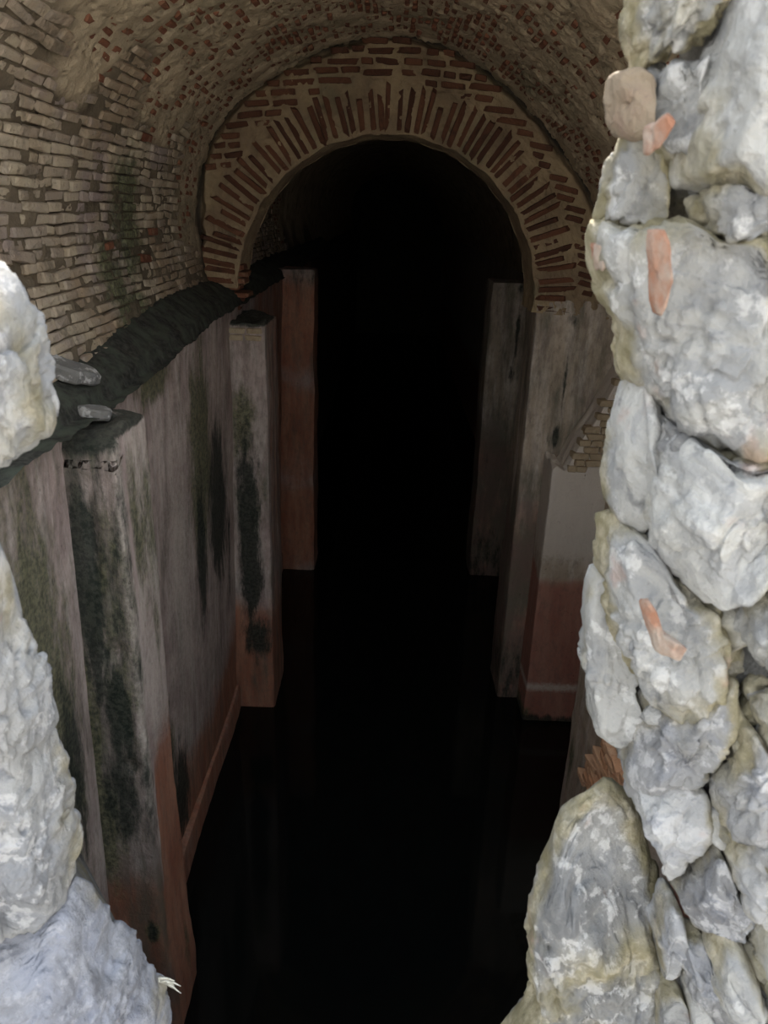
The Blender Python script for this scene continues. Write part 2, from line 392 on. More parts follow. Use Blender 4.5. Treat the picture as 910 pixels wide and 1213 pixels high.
pil2 = plaster_obj('pilaster', (-1.3, 4.93, -.02), (-.785, 5.45, 2.90), .022, .02, MP_L, f_pil2,
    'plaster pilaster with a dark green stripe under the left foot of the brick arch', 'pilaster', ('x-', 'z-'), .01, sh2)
def f_pil3(P):
    o = 0 * P[:, 0]; z = P[:, 2]
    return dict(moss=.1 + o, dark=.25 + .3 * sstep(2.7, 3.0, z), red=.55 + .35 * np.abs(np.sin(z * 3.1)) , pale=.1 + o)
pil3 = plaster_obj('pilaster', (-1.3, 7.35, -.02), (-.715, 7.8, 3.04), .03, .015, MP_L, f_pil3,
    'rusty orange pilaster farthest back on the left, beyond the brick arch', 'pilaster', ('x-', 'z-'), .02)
def f_pier(P):
    x, y, z = P[:, 0], P[:, 1], P[:, 2]; o = 0 * z
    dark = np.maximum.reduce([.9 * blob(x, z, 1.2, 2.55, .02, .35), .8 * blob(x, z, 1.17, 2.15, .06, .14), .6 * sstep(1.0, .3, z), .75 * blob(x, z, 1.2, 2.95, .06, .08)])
    return dict(moss=.22 + o, dark=np.maximum(dark, .30), red=.6 * zred(P, 1.7, .3), pale=.05 + o, grime=.52 + .3 * sstep(2.0, 1.4, z))
pier = plaster_obj('pier', (.955, 5.17, -.02), (1.7, 5.6, 3.08), .022, .02, MP_R, f_pier,
    'tall dim plaster pier carrying the right foot of the brick arch', 'pier', ('x+', 'z-'), .012)
def f_pil2r(P):
    x, y, z = P[:, 0], P[:, 1], P[:, 2]; o = 0 * z
    pale = np.maximum(.85 * sstep(1.15, 1.5, z), np.clip(1 - np.abs(z - .30) / .1, 0, 1) * .75)
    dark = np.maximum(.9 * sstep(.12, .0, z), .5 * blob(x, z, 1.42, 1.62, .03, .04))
    moss = .9 * blob(x, z, 1.1, .05, .12, .1)
    return dict(moss=moss, dark=dark, red=zred(P, 1.2, .14) * .95, pale=pale)
def brk(x): return 2.02 + .02 * np.sin(x * 40) + np.where(x < 1.2, 0, (x - 1.2) * 2.15)
def sh2r(P):
    P = P.copy(); x = P[:, 0]
    P[:, 2] = P[:, 2] / 2.75 * np.minimum(brk(x) + .04 * fbm(P * np.array([1, 1, 0]), 18, 3, 61), 2.75)
    return P
pil2r = plaster_obj('pilaster', (1.115, 4.88, -.02), (1.7, 5.2, 2.75), .018, .015, MP_R, f_pil2r,
    'pale plaster pilaster with red lower half and a broken slanting brick top', 'pilaster', ('x+', 'z-'), .008, sh2r)
def f_pil1r(P):
    x, y, z = P[:, 0], P[:, 1], P[:, 2]; o = 0 * z
    return dict(moss=.8 * blob(y, z, 3.7, .6, .07, .3), dark=.3 + o, red=.35 + o, pale=.1 + o)
pil1r = plaster_obj('pilaster', (1.16, 2.9, -.02), (1.7, 3.80, 1.9), .03, .02, MP_R, f_pil1r,
    'grey pilaster face low down, half hidden behind the big grey brown boulder', 'pilaster', ('x+', 'z-'), .015)
pil3r = plaster_obj('pilaster', (.93, 7.35, -.02), (1.7, 7.8, 3.0), .04, .02, MP_R, f_pier,
    'barely lit pilaster beyond the arch on the right of the tunnel', 'pilaster', ('x+', 'z-'), .015)

# black earth and grime lying on the ledge at the top of the left wall
def strip(name, y0, y1, x0, x1, zf, parent, cell=.016):
    ny, nx = int((y1 - y0) / cell) + 2, max(4, int(abs(x1 - x0) / cell) + 2)
    Y, X = np.meshgrid(np.linspace(y0, y1, ny), np.linspace(x0, x1, nx), indexing='ij')
    P = np.stack([X.ravel(), Y.ravel(), zf(X.ravel(), Y.ravel())], 1)
    return obj(name, mesh(name, P, gridf(ny, nx, 0, True)), M_EARTH, parent, kind='stuff')
def zl(x, y):
    P = np.stack([x, y, 0 * x], 1)
    u = (x + .995 + .05 * np.clip((4 - y) / 1.5, 0, 1)) / -.13
    return ltop(y) + .012 + .014 * fbm(P, 6, 2, 8) + .010 * fbm(P, 22, 2, 9) + .085 * np.clip(u, 0, 1.2) - .05 * sstep(.10, -.05, u)
strip('ledge_earth', .8, 13, -.975, -1.30, zl, wall_left)

# ------------------------------------------------------------------ vault
prof = np.array([(-1.135, 2.93), (-1.15, 3.06), (-1.205, 3.25), (-1.235, 3.52), (-1.18, 3.84), (-1.075, 4.04), (-.869, 4.234), (-.464, 4.445), (-.02, 4.535), (.3, 4.475), (.54, 4.36), (.867, 4.11), (1.17, 3.78), (1.38, 3.4), (1.52, 2.90)])
def catmull(P, n):
    out = []; Q = np.vstack([2 * P[0] - P[1], P, 2 * P[-1] - P[-2]])
    for i in range(len(P) - 1):
        p0, p1, p2, p3 = Q[i:i + 4]
        for t in np.linspace(0, 1, n, endpoint=False):
            out.append(.5 * (2 * p1 + (p2 - p0) * t + (2 * p0 - 5 * p1 + 4 * p2 - p3) * t * t + (3 * p1 - p0 - 3 * p2 + p3) * t ** 3))
    return np.array(out + [P[-1]])
_c = catmull(prof, 24)
for _ in range(3): _c[1:-1] = (_c[:-2] + 2 * _c[1:-1] + _c[2:]) / 4
_s = np.concatenate([[0], np.cumsum(np.linalg.norm(np.diff(_c, axis=0), axis=1))]); SL = _s[-1]
def vp(s):
    """vault profile at arc length s: point (x,z) and inward normal"""
    s = np.asarray(s, float)
    x = np.interp(s, _s, _c[:, 0]); z = np.interp(s, _s, _c[:, 1])
    e = .03; tx = np.interp(s + e, _s, _c[:, 0]) - np.interp(s - e, _s, _c[:, 0]); tz = np.interp(s + e, _s, _c[:, 1]) - np.interp(s - e, _s, _c[:, 1])
    L = np.hypot(tx, tz); return x, z, tz / L, -tx / L, tx / L, tz / L     # normal points into the tunnel
Y_ARCH = 5.17
def bare(s, y):
    """1 where the bricks of the haunch lie bare, 0 where old mortar still covers them"""
    P = np.stack([s, y, 0 * s], 1)
    v = sstep(1.28, .95, s + .5 * fbm(P, 2.6, 4, 77) + .12 * (y - 3.5)) * (1 - .75 * sstep(4.55, 4.75, y) * sstep(5.2, 5.1, y) * sstep(.3, .5, s))
    return v
VY0, VY1 = 2.05, 24.0
def shell(y0, y1, cell):
    ns, ny = int(SL / cell) + 2, int((y1 - y0) / cell) + 2
    S, Y = np.meshgrid(np.linspace(0, SL, ns), np.linspace(y0, y1, ny), indexing='ij'); S, Y = S.ravel(), Y.ravel()
    x, z, nx, nz, tx, tz = vp(S); P = np.stack([x, Y, z], 1)
    b = bare(S, Y)
    n1 = fbm(P, 10, 4, 31); n2 = fbm(P, 28, 4, 35, .6)
    flake = sstep(-.04, .05, fbm(P, 9, 4, 36, .65))                       # patches where the render has held
    h = (n1 * .014 + n2 * .010 + fbm(P, 3, 2, 33) * .012 + flake * .012 - .008) * (1 - .6 * b) - b * (.004 + .014 * sstep(-.25, .25, fbm(P, 12, 3, 37)))
    P[:, 0] += nx * h; P[:, 2] += nz * h
    moss = np.clip(.9 * blob(Y, S, 3.7, .55, .45, .5) + .35 * sstep(.2, .6, fbm(P, 2.5, 3, 51)), 0, 1)
    edge = np.clip(1 - np.abs(flake - .5) * 2.2, 0, 1) * (1 - b)
    return P, gridf(ns, ny), dict(moss=moss, dirt=np.clip(b * .78 + .75 * edge + .15 * sstep(.1, .5, fbm(P, 6, 3, 52)), 0, 1))
P1, F1, A1 = shell(VY0, 5.4, .0125)
P2, F2, A2 = shell(5.4, VY1, .06)
V = np.concatenate([P1, P2]); Fq = np.concatenate([F1, F2 + len(P1)]); A = {q: np.concatenate([A1[q], A2[q]]) for q in A1}
ceiling = obj('ceiling', mesh('ceiling', V, Fq, A), M_VAULT, kind='structure', category='vault',
    label='barrel vault of weathered brick and flaking cream mortar over the tunnel')

BW, BR = [], []
for i in range(6):
    rg = np.random.default_rng(100 + i)
    v, fcs = box_vf(1, 1, 1, rg, .035, .10)
    BW.append((v, fcs))
# local axes: x along tunnel (brick length), y along the course height, z into the tunnel
SHARED = {}
def shared(variant, mat, dims):
    key = (variant, mat.name, dims)
    if key not in SHARED:
        v, fcs = BW[variant]; SHARED[key] = mesh('brick', v * np.array(dims), fcs, None, False); SHARED[key].materials.append(mat)
    return SHARED[key]
bricks = []   # (matrix, variant, mat, dims, centre)
rb = random.Random(3)
CH = .039
ncourse = int(SL / CH)
for ci in range(ncourse):
    s = (ci + .5) * CH
    x, z, nx, nz, tx, tz = [float(q) for q in vp(s)]
    y = VY0 + rb.uniform(0, .2)
    while y < 9.0:
        L = rb.choice((.09, .12, .15, .18)); yc = y + L / 2; y += L + .006
        if Y_ARCH - .02 < yc + L / 2 and yc - L / 2 < 5.62: continue
        b = float(bare(np.array([s]), np.array([yc]))[0])
        if 2.45 < yc < 2.72 and .36 < s < .46: continue          # putlog hole near the left stones
        if rb.random() < .035: continue
        T = .06
        if b > .5:
            proud = rb.uniform(-.011, .010); mt = M_BW if rb.random() < .975 else M_BR; hgt = CH - rb.choice((.003, .005, .008))
        else:
            proud = rb.uniform(-.016, .004) + .008 * max(0, 1 - abs(x) / .9); mt = M_BR; hgt = CH - rb.choice((.012, .015)); L = min(L, rb.choice((.06, .09, .09)))
        off = proud - T / 2
        c = Vector((x + nx * off, yc, z + nz * off))
        ex = Vector((0, 1, 0)); ez = Vector((nx, 0, nz)); ey = ez.cross(ex)
        tilt = rb.gauss(0, .04) if b > .5 else rb.gauss(0, .05)
        tip = rb.uniform(.0, .10) if b > .5 else rb.gauss(0, .04)
        m3 = Matrix((ex, ey, ez)).transposed() @ Matrix.Rotation(tilt, 3, 'Z') @ Matrix.Rotation(tip if x < 0 else -tip, 3, 'X')
        mm = m3.to_4x4(); mm.translation = c
        bricks.append((mm, rb.randrange(6), mt, (round(L / .03) * .03, round(hgt, 3), T), c, proud, b))
def place_bricks(lst, parent, name='brick', limit=290, vis=None, stuffname='brick_courses'):
    C_ = np.array([q[4][:] for q in lst]); px, py = proj(C_); dep = np.linalg.norm(C_ - np.array([0, 0, H]), axis=1)
    seen = (px > 2) & (px < 715) & (py > 2) & (py < 430) & (C_[:, 1] < Y_ARCH) & (C_[:, 1] > .3)
    seen &= ~((px < 58) & (py > 315))
    score = np.array([q[3][0] * q[3][1] * (1 if q[6] > .5 else (1 if q[5] > -.012 else .15)) for q in lst]) / dep ** 2 * seen
    order = np.argsort(-score); top = set(order[:limit][score[order[:limit]] > 0].tolist())
    rest = {}
    for i, (mm, va, mt, dims, c, pr, b) in enumerate(lst):
        if i in top:
            d2 = (round(dims[0] / .03) * .03, round(dims[1], 2), dims[2])
            o = obj(name, shared(va, mt, dims), mt, parent); o.matrix_local = mm
        else:
            v, fcs = BW[va]; w = v * np.array(dims); R = np.array(mm.to_3x3()); rest.setdefault(mt.name, []).append((w @ R.T + np.array(c[:]), fcs))
    for k_, l_ in rest.items():
        v, fcs = joined(l_); obj(stuffname, mesh(stuffname, v, fcs, None, False), bpy.data.materials[k_], parent, kind='stuff')
place_bricks(bricks, ceiling)

# ------------------------------------------------------------------ brick arch across the tunnel
ACX, ACZ, AR, RING = -.035, 3.05, .965, .265
def vault_r(th):
    """distance from the arch centre to the vault along angle th"""
    dx, dz = math.cos(th), math.sin(th); lo, hi = .5, 2.5
    ang = np.arctan2(_c[:, 1] - ACZ, _c[:, 0] - ACX); rad = np.hypot(_c[:, 0] - ACX, _c[:, 1] - ACZ)
    o = np.argsort(ang); return float(np.interp(th, ang[o], rad[o]))
nt, nr = 330, 80
TH = np.linspace(-.06, math.pi - .03, nt)
Vr = np.array([max(vault_r(min(max(t, -.05), math.pi + .07)) + .03, AR + .3) for t in TH])
PP = []
for t, vr in zip(TH, Vr):
    ri = AR + .012 * math.sin(t * 23) * .5
    for u in np.linspace(0, 1, nr):
        r = ri + (vr - ri) * u
        PP.append((ACX + r * math.cos(t), Y_ARCH, ACZ + r * math.sin(t)))
PF = np.array(PP)
_u = np.tile(np.linspace(0, 1, nr), nt); _w = np.repeat(Vr - AR, nr) * (1 - _u)
PF[:, 1] -= .001 + .020 * fbm(PF, 18, 4, 71, .6) + .008 * fbm(PF, 55, 2, 72) - .06 * sstep(.075, .035, _w + .02 * fbm(PF, 9, 3, 74))
nd = 26; PS = []
for t in TH:
    for j in range(nd):
        PS.append((ACX + AR * math.cos(t), Y_ARCH - .01 + j / (nd - 1) * .43, ACZ + AR * math.sin(t)))
PS = np.array(PS); rr = fbm(PS, 16, 4, 71) * .012
PS[:, 0] += np.array([math.cos(t) for t in TH]).repeat(nd) * rr; PS[:, 2] += np.array([math.sin(t) for t in TH]).repeat(nd) * rr
for i in range(nt):
    PS[i * nd] = PF[i * nr]
PB = PF.copy(); PB[:, 1] = 5.6
V = np.concatenate([PF, PS, PB]); Fq = np.concatenate([gridf(nt, nr, 0, True), gridf(nt, nd, len(PF)), gridf(nt, nr, len(PF) + len(PS))])
rV = np.hypot(V[:, 0] - ACX, V[:, 2] - ACZ)
tV = np.arctan2(V[:, 2] - ACZ, V[:, 0] - ACX)
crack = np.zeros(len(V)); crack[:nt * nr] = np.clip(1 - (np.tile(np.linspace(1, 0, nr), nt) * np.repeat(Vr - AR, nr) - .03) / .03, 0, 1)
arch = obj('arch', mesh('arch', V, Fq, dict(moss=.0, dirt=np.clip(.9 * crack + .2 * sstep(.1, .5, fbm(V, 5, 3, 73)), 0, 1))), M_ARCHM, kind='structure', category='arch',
    label='round brick arch spanning the flooded tunnel below the vault')
ra = random.Random(11)
nv = 59
for i in range(nv):
    t = -.05 + (math.pi + .01) * (i + .5) / nv + ra.gauss(0, .006)
    L = RING * (ra.choice((.95, 1.0, .72, .8)) if i % 2 else ra.uniform(.93, 1.03))
    w = ra.uniform(.031, .041); dims = (round(L, 2), .30, round(w, 3))
    o = obj('voussoir', shared(ra.randrange(6), M_BV, dims), M_BV, arch)
    rc = AR + .012 + L / 2
    m3 = Matrix((Vector((math.cos(t), 0, math.sin(t))), Vector((0, 1, 0)), Vector((-math.sin(t), 0, math.cos(t))))).transposed() @ Matrix.Rotation(ra.gauss(0, .03), 3, 'Y')
    mm = m3.to_4x4(); mm.translation = Vector((ACX + rc * math.cos(t), Y_ARCH - .017 + .15 + ra.uniform(-.004, .006), ACZ + rc * math.sin(t)))
    o.matrix_local = mm
zrow = ACZ + .16
while zrow < 4.52:
    x = -1.25 + ra.uniform(0, .1)
    while x < 1.3:
        L = ra.choice((.07, .11, .15, .19)); xc = x + L / 2; x += (L + ra.uniform(.014, .026))
        ok = True
        for xe in (xc - L / 2, xc + L / 2):
            r = math.hypot(xe - ACX, zrow - ACZ); t = math.atan2(zrow - ACZ, xe - ACX)
            if r < AR + RING + .018 or r > vault_r(t) + .0: ok = False
        if not ok: x -= L * .8; continue
        o = obj('brick', shared(ra.randrange(6), M_BV, (L, .12, .034)), M_BV, arch)
        mm = (Matrix.Rotation(-(xc - ACX) * .16 + ra.gauss(0, .02), 3, 'Y').inverted()).to_4x4()
        mm.translation = Vector((xc, Y_ARCH - .016 + .06 + ra.uniform(-.004, .007), zrow - .05 * (xc - ACX) ** 2 + ra.gauss(0, .003)))
        o.matrix_local = mm
    zrow += .054
# toothed brick ends left standing where the arch foot has broken away above the left pilaster
for i in range(7):
    o = obj('brick', shared(i % 6, M_BR, (.16, .2, .034)), M_BR, arch)
    mm = Matrix.Rotation(ra.gauss(0, .06), 3, 'Z').to_4x4(); mm.translation = Vector((-1.06 + ra.uniform(-.03, .05), 5.28 + ra.uniform(-.03, .03), 2.93 + .02 + i * .043)); o.matrix_local = mm

# broken brick core of the right pilaster: courses showing above its plaster
parts = []
rq = random.Random(5)
for ci in range(16):
    z = 1.98 + ci * .045; x = 1.17 + rq.uniform(0, .05)
    while x < 1.62:
        L = rq.uniform(.05, .12); xc = x + L / 2; x += L + .005
        if z + .03 > float(brk(np.array([xc]))[0]) + .03 or z < 2.0 + (xc - 1.2) * .35 - .02: continue
        v, fcs = box_vf(L, .08, .041, np.random.default_rng(rq.randrange(9999)), .04, .12)
        parts.append((v + np.array([xc, 4.889 + rq.uniform(0, .012), z]), fcs))
v, fcs = joined(parts); obj('brick_courses', mesh('brick_courses', v, fcs, None, False), M_BT, pil2r, kind='stuff', label='bare tan bricks of the broken top')
# bare orange brick on the low right pilaster, sunlight put into its colour
for i in range(10):
    for j in range(3):
        yc = 3.36 - j * .13 - (i % 2) * .05
        o = obj('brick', shared((i + j) % 6, M_BO, (.05, .12, .034)), M_BO, pil1r, label='bare orange brick, coloured brighter as if in sun')
        mm = Matrix.Rotation(rq.gauss(0, .08), 3, 'Z').to_4x4(); mm.translation = Vector((1.145 + rq.uniform(-.012, .01), yc - .03 * i, .76 + i * .048 + .02 * j)); o.matrix_local = mm
# ragged brick bits on the tops of the two left pilasters
for (pl, x0, x1, y, z0, n) in ((pil2, -1.02, -.82, 4.955, 2.80, 2),):
    for j in range(n):
        x = x0
        while x < x1:
            L = rq.uniform(.07, .12)
            o = obj('brick', shared(rq.randrange(6), M_BT, (round(L, 2), .08, .035)), M_BT, pl)
            mm = Matrix.Identity(4); mm.translation = Vector((x + L / 2, y + rq.uniform(-.005, .01), z0 + j * .045)); o.matrix_local = mm; x += L + .01

# ------------------------------------------------------------------ foreground: rubble wall around the breach
SIL_R = [(790, -500), (765, -120), (757, 0), (748, 35), (748, 80), (724, 95), (720, 130), (732, 160), (722, 200), (710, 240), (703, 265), (700, 305), (710, 340), (732, 385), (742, 435), (730, 490), (719, 540), (718, 575), (728, 602), (716, 625), (700, 665), (690, 700), (688, 770), (697, 820), (700, 845), (735, 880), (745, 911), (765, 931), (780, 960), (790, 1035), (778, 1080), (778, 1180), (768, 1270), (600, 1285), (590, 1700)]
SIL_L = [(-80, 250), (-40, 300), (0, 320), (20, 355), (45, 400), (55, 450), (58, 490), (20, 510), (-50, 530), (-90, 570), (-90, 640), (-40, 680), (0, 735), (35, 785), (55, 830), (58, 885), (75, 935), (88, 990), (85, 1040), (120, 1085), (160, 1125), (185, 1170), (200, 1240), (240, 1400), (330, 1800)]
def yR(px): return 1.06 - (np.asarray(px, float) - 690) / 220 * .26
def yL(px): return .96 - (100 - np.asarray(px, float)) / 100 * .10
def core(name, SIL, Yf, sign, zmax, label):
    E_ = np.array([atY(x, y, float(Yf(x))) for x, y in SIL]); o = np.argsort(E_[:, 2]); E_ = E_[o]
    zz = np.linspace(1.3, zmax, int((zmax - 1.3) / .012)); ex = np.interp(zz, E_[:, 2], E_[:, 0]); ey = np.interp(zz, E_[:, 2], E_[:, 1])
    us = [('b', .52), ('b', .3), ('b', .12), ('b', .05)] + [('e', 0)] + [('f', u) for u in (.012, .03, .05, .075, .1, .125, .15, .175, .2, .225, .25, .3, .35, .4, .5, .52)] + [('g', .52)]
    P = []
    for x, y, z in zip(ex, ey, zz):
        for kd, u in us:
            if kd == 'b': P.append((x * (y + .34) / y + sign * (.10 + u), y + .34, z))
            elif kd == 'g': P.append((x + sign * (.04 + u), y + .36, z))
            elif kd == 'e': P.append((x * (y + .1) / y + sign * .05, y + .10, z))
            else: P.append((x + sign * (.038 + u), y - .012 - .045 * min(max(u - .02, 0) / .06, 1) - min(u, .3) * 1.10, z))
    P = np.array(P); n, mcol = len(zz), len(us)
    D = fbm(P, 9, 4, 81) * .03 + fbm(P, 34, 4, 83) * .014
    P[:, 0] -= sign * D; P[:, 1] -= D
    me = mesh(name, P, gridf(n, mcol, 0, sign < 0))
    return obj(name, me, M_LIME, kind='structure', category='wall', label=label)
wall_fr = core('wall_front', SIL_R, yR, 1, 5.2, 'tall rough rubble stone wall edge at the right of the breach')
wall_fl = core('wall_front', SIL_L, yL, -1, 3.78, 'low broken rubble stone wall edge at the left of the breach')
mP, mF, mN = rounded_box((-8.0, .62, 1.2), (-.66, 1.25, 6.2), .06, .1)  # added out of view to cut light from the left and shade the ground
mP = mP + mN * (fbm(mP, 6, 4, 87) * .07)[:, None]
obj('wall_front', mesh('wall_front', mP, mF), M_LIME, kind='structure', category='wall', label='unseen rubble mass added beside the pale blunt stone to block light')
# sill of the breach below the view
sill = np.array([(-2, .55, -.1), (2.2, .55, -.1), (2.2, .55, 1.5), (-2, .55, 1.5), (-2, 1.3, -.1), (2.2, 1.3, -.1), (2.2, 1.3, 1.35), (-2, 1.3, 1.35)])
obj('wall_below', mesh('wall_below', sill, [[0, 1, 2, 3], [4, 7, 6, 5], [3, 2, 6, 7]], None, False), M_LIME, kind='structure', category='wall', label='rubble wall under the breach, below the boulder')
gnd = [(-22, -22, 1.9), (22, -22, 1.9), (22, .6, 1.9), (-22, .6, 1.9)]
obj('ground', mesh('ground', gnd, [[0, 1, 2, 3]]), M_GROUND, kind='structure', category='ground', label='pale earth outside the breach')

def stone(poly, parent, tone=.6, warm=.2, T=.10, seed=0, yf=None, res=96, cuts=9, amp=.010, name='stone', label=None, dy=0.0, mat=None, box=.28, sky_tint=0.0):
    yf = yf or yR
    cpx = np.mean([p[0] for p in poly])
    W_ = np.array([atY(x, y, float(yf(min(x, 930))) + dy) for x, y in poly])
    cc = W_.mean(0); W_ = W_ + (W_ - cc) * np.array([.03, 0, .03]) * (0 if label and 'boulder' in label else 1)
    # area centroid in x,z
    x, z = W_[:, 0], W_[:, 2]; x1, z1 = np.roll(x, -1), np.roll(z, -1); cr = x * z1 - x1 * z; Aa = cr.sum() / 2
    c = np.array([((x + x1) * cr).sum() / (6 * Aa), 0, ((z + z1) * cr).sum() / (6 * Aa)]); c[1] = W_[:, 1].mean()
    # densify outline
    D = []
    for i in range(len(W_)):
        a, b = W_[i], W_[(i + 1) % len(W_)]
        for t in np.linspace(0, 1, 12, endpoint=False): D.append(a + (b - a) * t)
    D = np.array(D); ang = np.arctan2(D[:, 2] - c[2], D[:, 0] - c[0]); rad = np.hypot(D[:, 2] - c[2], D[:, 0] - c[0]); o = np.argsort(ang)
    ang, rad, dyv = ang[o], rad[o], (D[:, 1] - c[1])[o]
    ang = np.concatenate([ang - 2 * math.pi, ang, ang + 2 * math.pi]); rad = np.tile(rad, 3); dyv = np.tile(dyv, 3)
    nth = res; nf = int(res * .36); nb_ = max(6, res // 12)
    th = np.linspace(-math.pi, math.pi, nth, endpoint=False); s1 = np.sin(np.linspace(.004, math.pi / 2 - .0, nf)); s2 = np.sin(np.linspace(math.pi / 2, .004, nb_ + 1)[1:]); ph = np.concatenate([np.arcsin(np.clip(s1 ** (1 / box), 0, 1)), math.pi - np.arcsin(s2 ** (1 / box))]); nph = len(ph)
    SPv = np.concatenate([s1, s2])
    R = np.interp(th, ang, rad); R = (np.roll(R, 1) + 2 * R + np.roll(R, -1)) / 4; DY = np.interp(th, ang, dyv)
    TH_, PH = np.meshgrid(th, ph, indexing='ij')
    sp = np.broadcast_to(SPv[None, :], PH.shape).copy(); cp = np.where(np.cos(PH) > 0, np.abs(np.cos(PH)) ** .8, -.25 * np.abs(np.cos(PH)))
    X = c[0] + R[:, None] * sp * np.cos(TH_); Z = c[2] + R[:, None] * sp * np.sin(TH_); Y = c[1] + DY[:, None] * sp - cp * T
    P = np.stack([X.ravel(), Y.ravel(), Z.ravel()], 1)
    Q = P - c; rim = np.clip(sstep(.93, 1.0, sp.ravel()), 0, 1) * (PH.ravel() > .6)
    rg = np.random.default_rng(seed + 1000)
    sc = np.array([R.mean(), T, R.mean()])
    for k_ in range(cuts):
        n = rg.normal(0, 1, 3); n[1] = -abs(n[1]) - .75; n /= np.linalg.norm(n)
        d = Q @ n; lim = d.max() * rg.uniform(.52, .84)
        Q = Q - (np.where(d > lim, (d - lim) * .9, 0) * (1 - .8 * sp.ravel() ** 6))[:, None] * n
    Nn = Q / sc; Nn = Nn / sc; Nn /= np.maximum(np.linalg.norm(Nn, axis=1, keepdims=True), 1e-6)
    P = Q + c
    rid = 1 - np.abs(fbm(P, 13, 3, seed + 5)) * 2.2
    rid2 = np.abs(fbm(P, 22, 3, seed + 6, st=(1, 1, .6)))
    h = fbm(P, 9, 4, seed) * amp * 1.5 + fbm(P, 40, 4, seed + 9, .65) * amp * .75 + (fbm(P, 22, 4, seed + 31, .6) * .7 + rid * .5) * amp - np.clip(.16 - rid2, 0, .2) * amp * 5 - amp * .1
    h = h - h.mean() - amp * .15
    P = P + Nn * h[:, None]
    n0 = nth * nph
    i = np.arange(nth)[:, None] * nph + np.arange(nph - 1)[None, :]; j = (np.arange(nth)[:, None] + 1) % nth * nph + np.arange(nph - 1)[None, :]
    Fq = np.stack([i, i + 1, j + 1, j], -1).reshape(-1, 4)
    me = mesh(name, P, Fq, dict(tone=np.clip(tone * .92 - .06 + .35 * fbm(P, 8, 3, seed + 21), 0, 1), warm=warm, rim=rim, sky_tint=sky_tint))
    kw = {'label': label} if label else {}
    return obj(name, me, mat or M_STONE, parent, **kw)
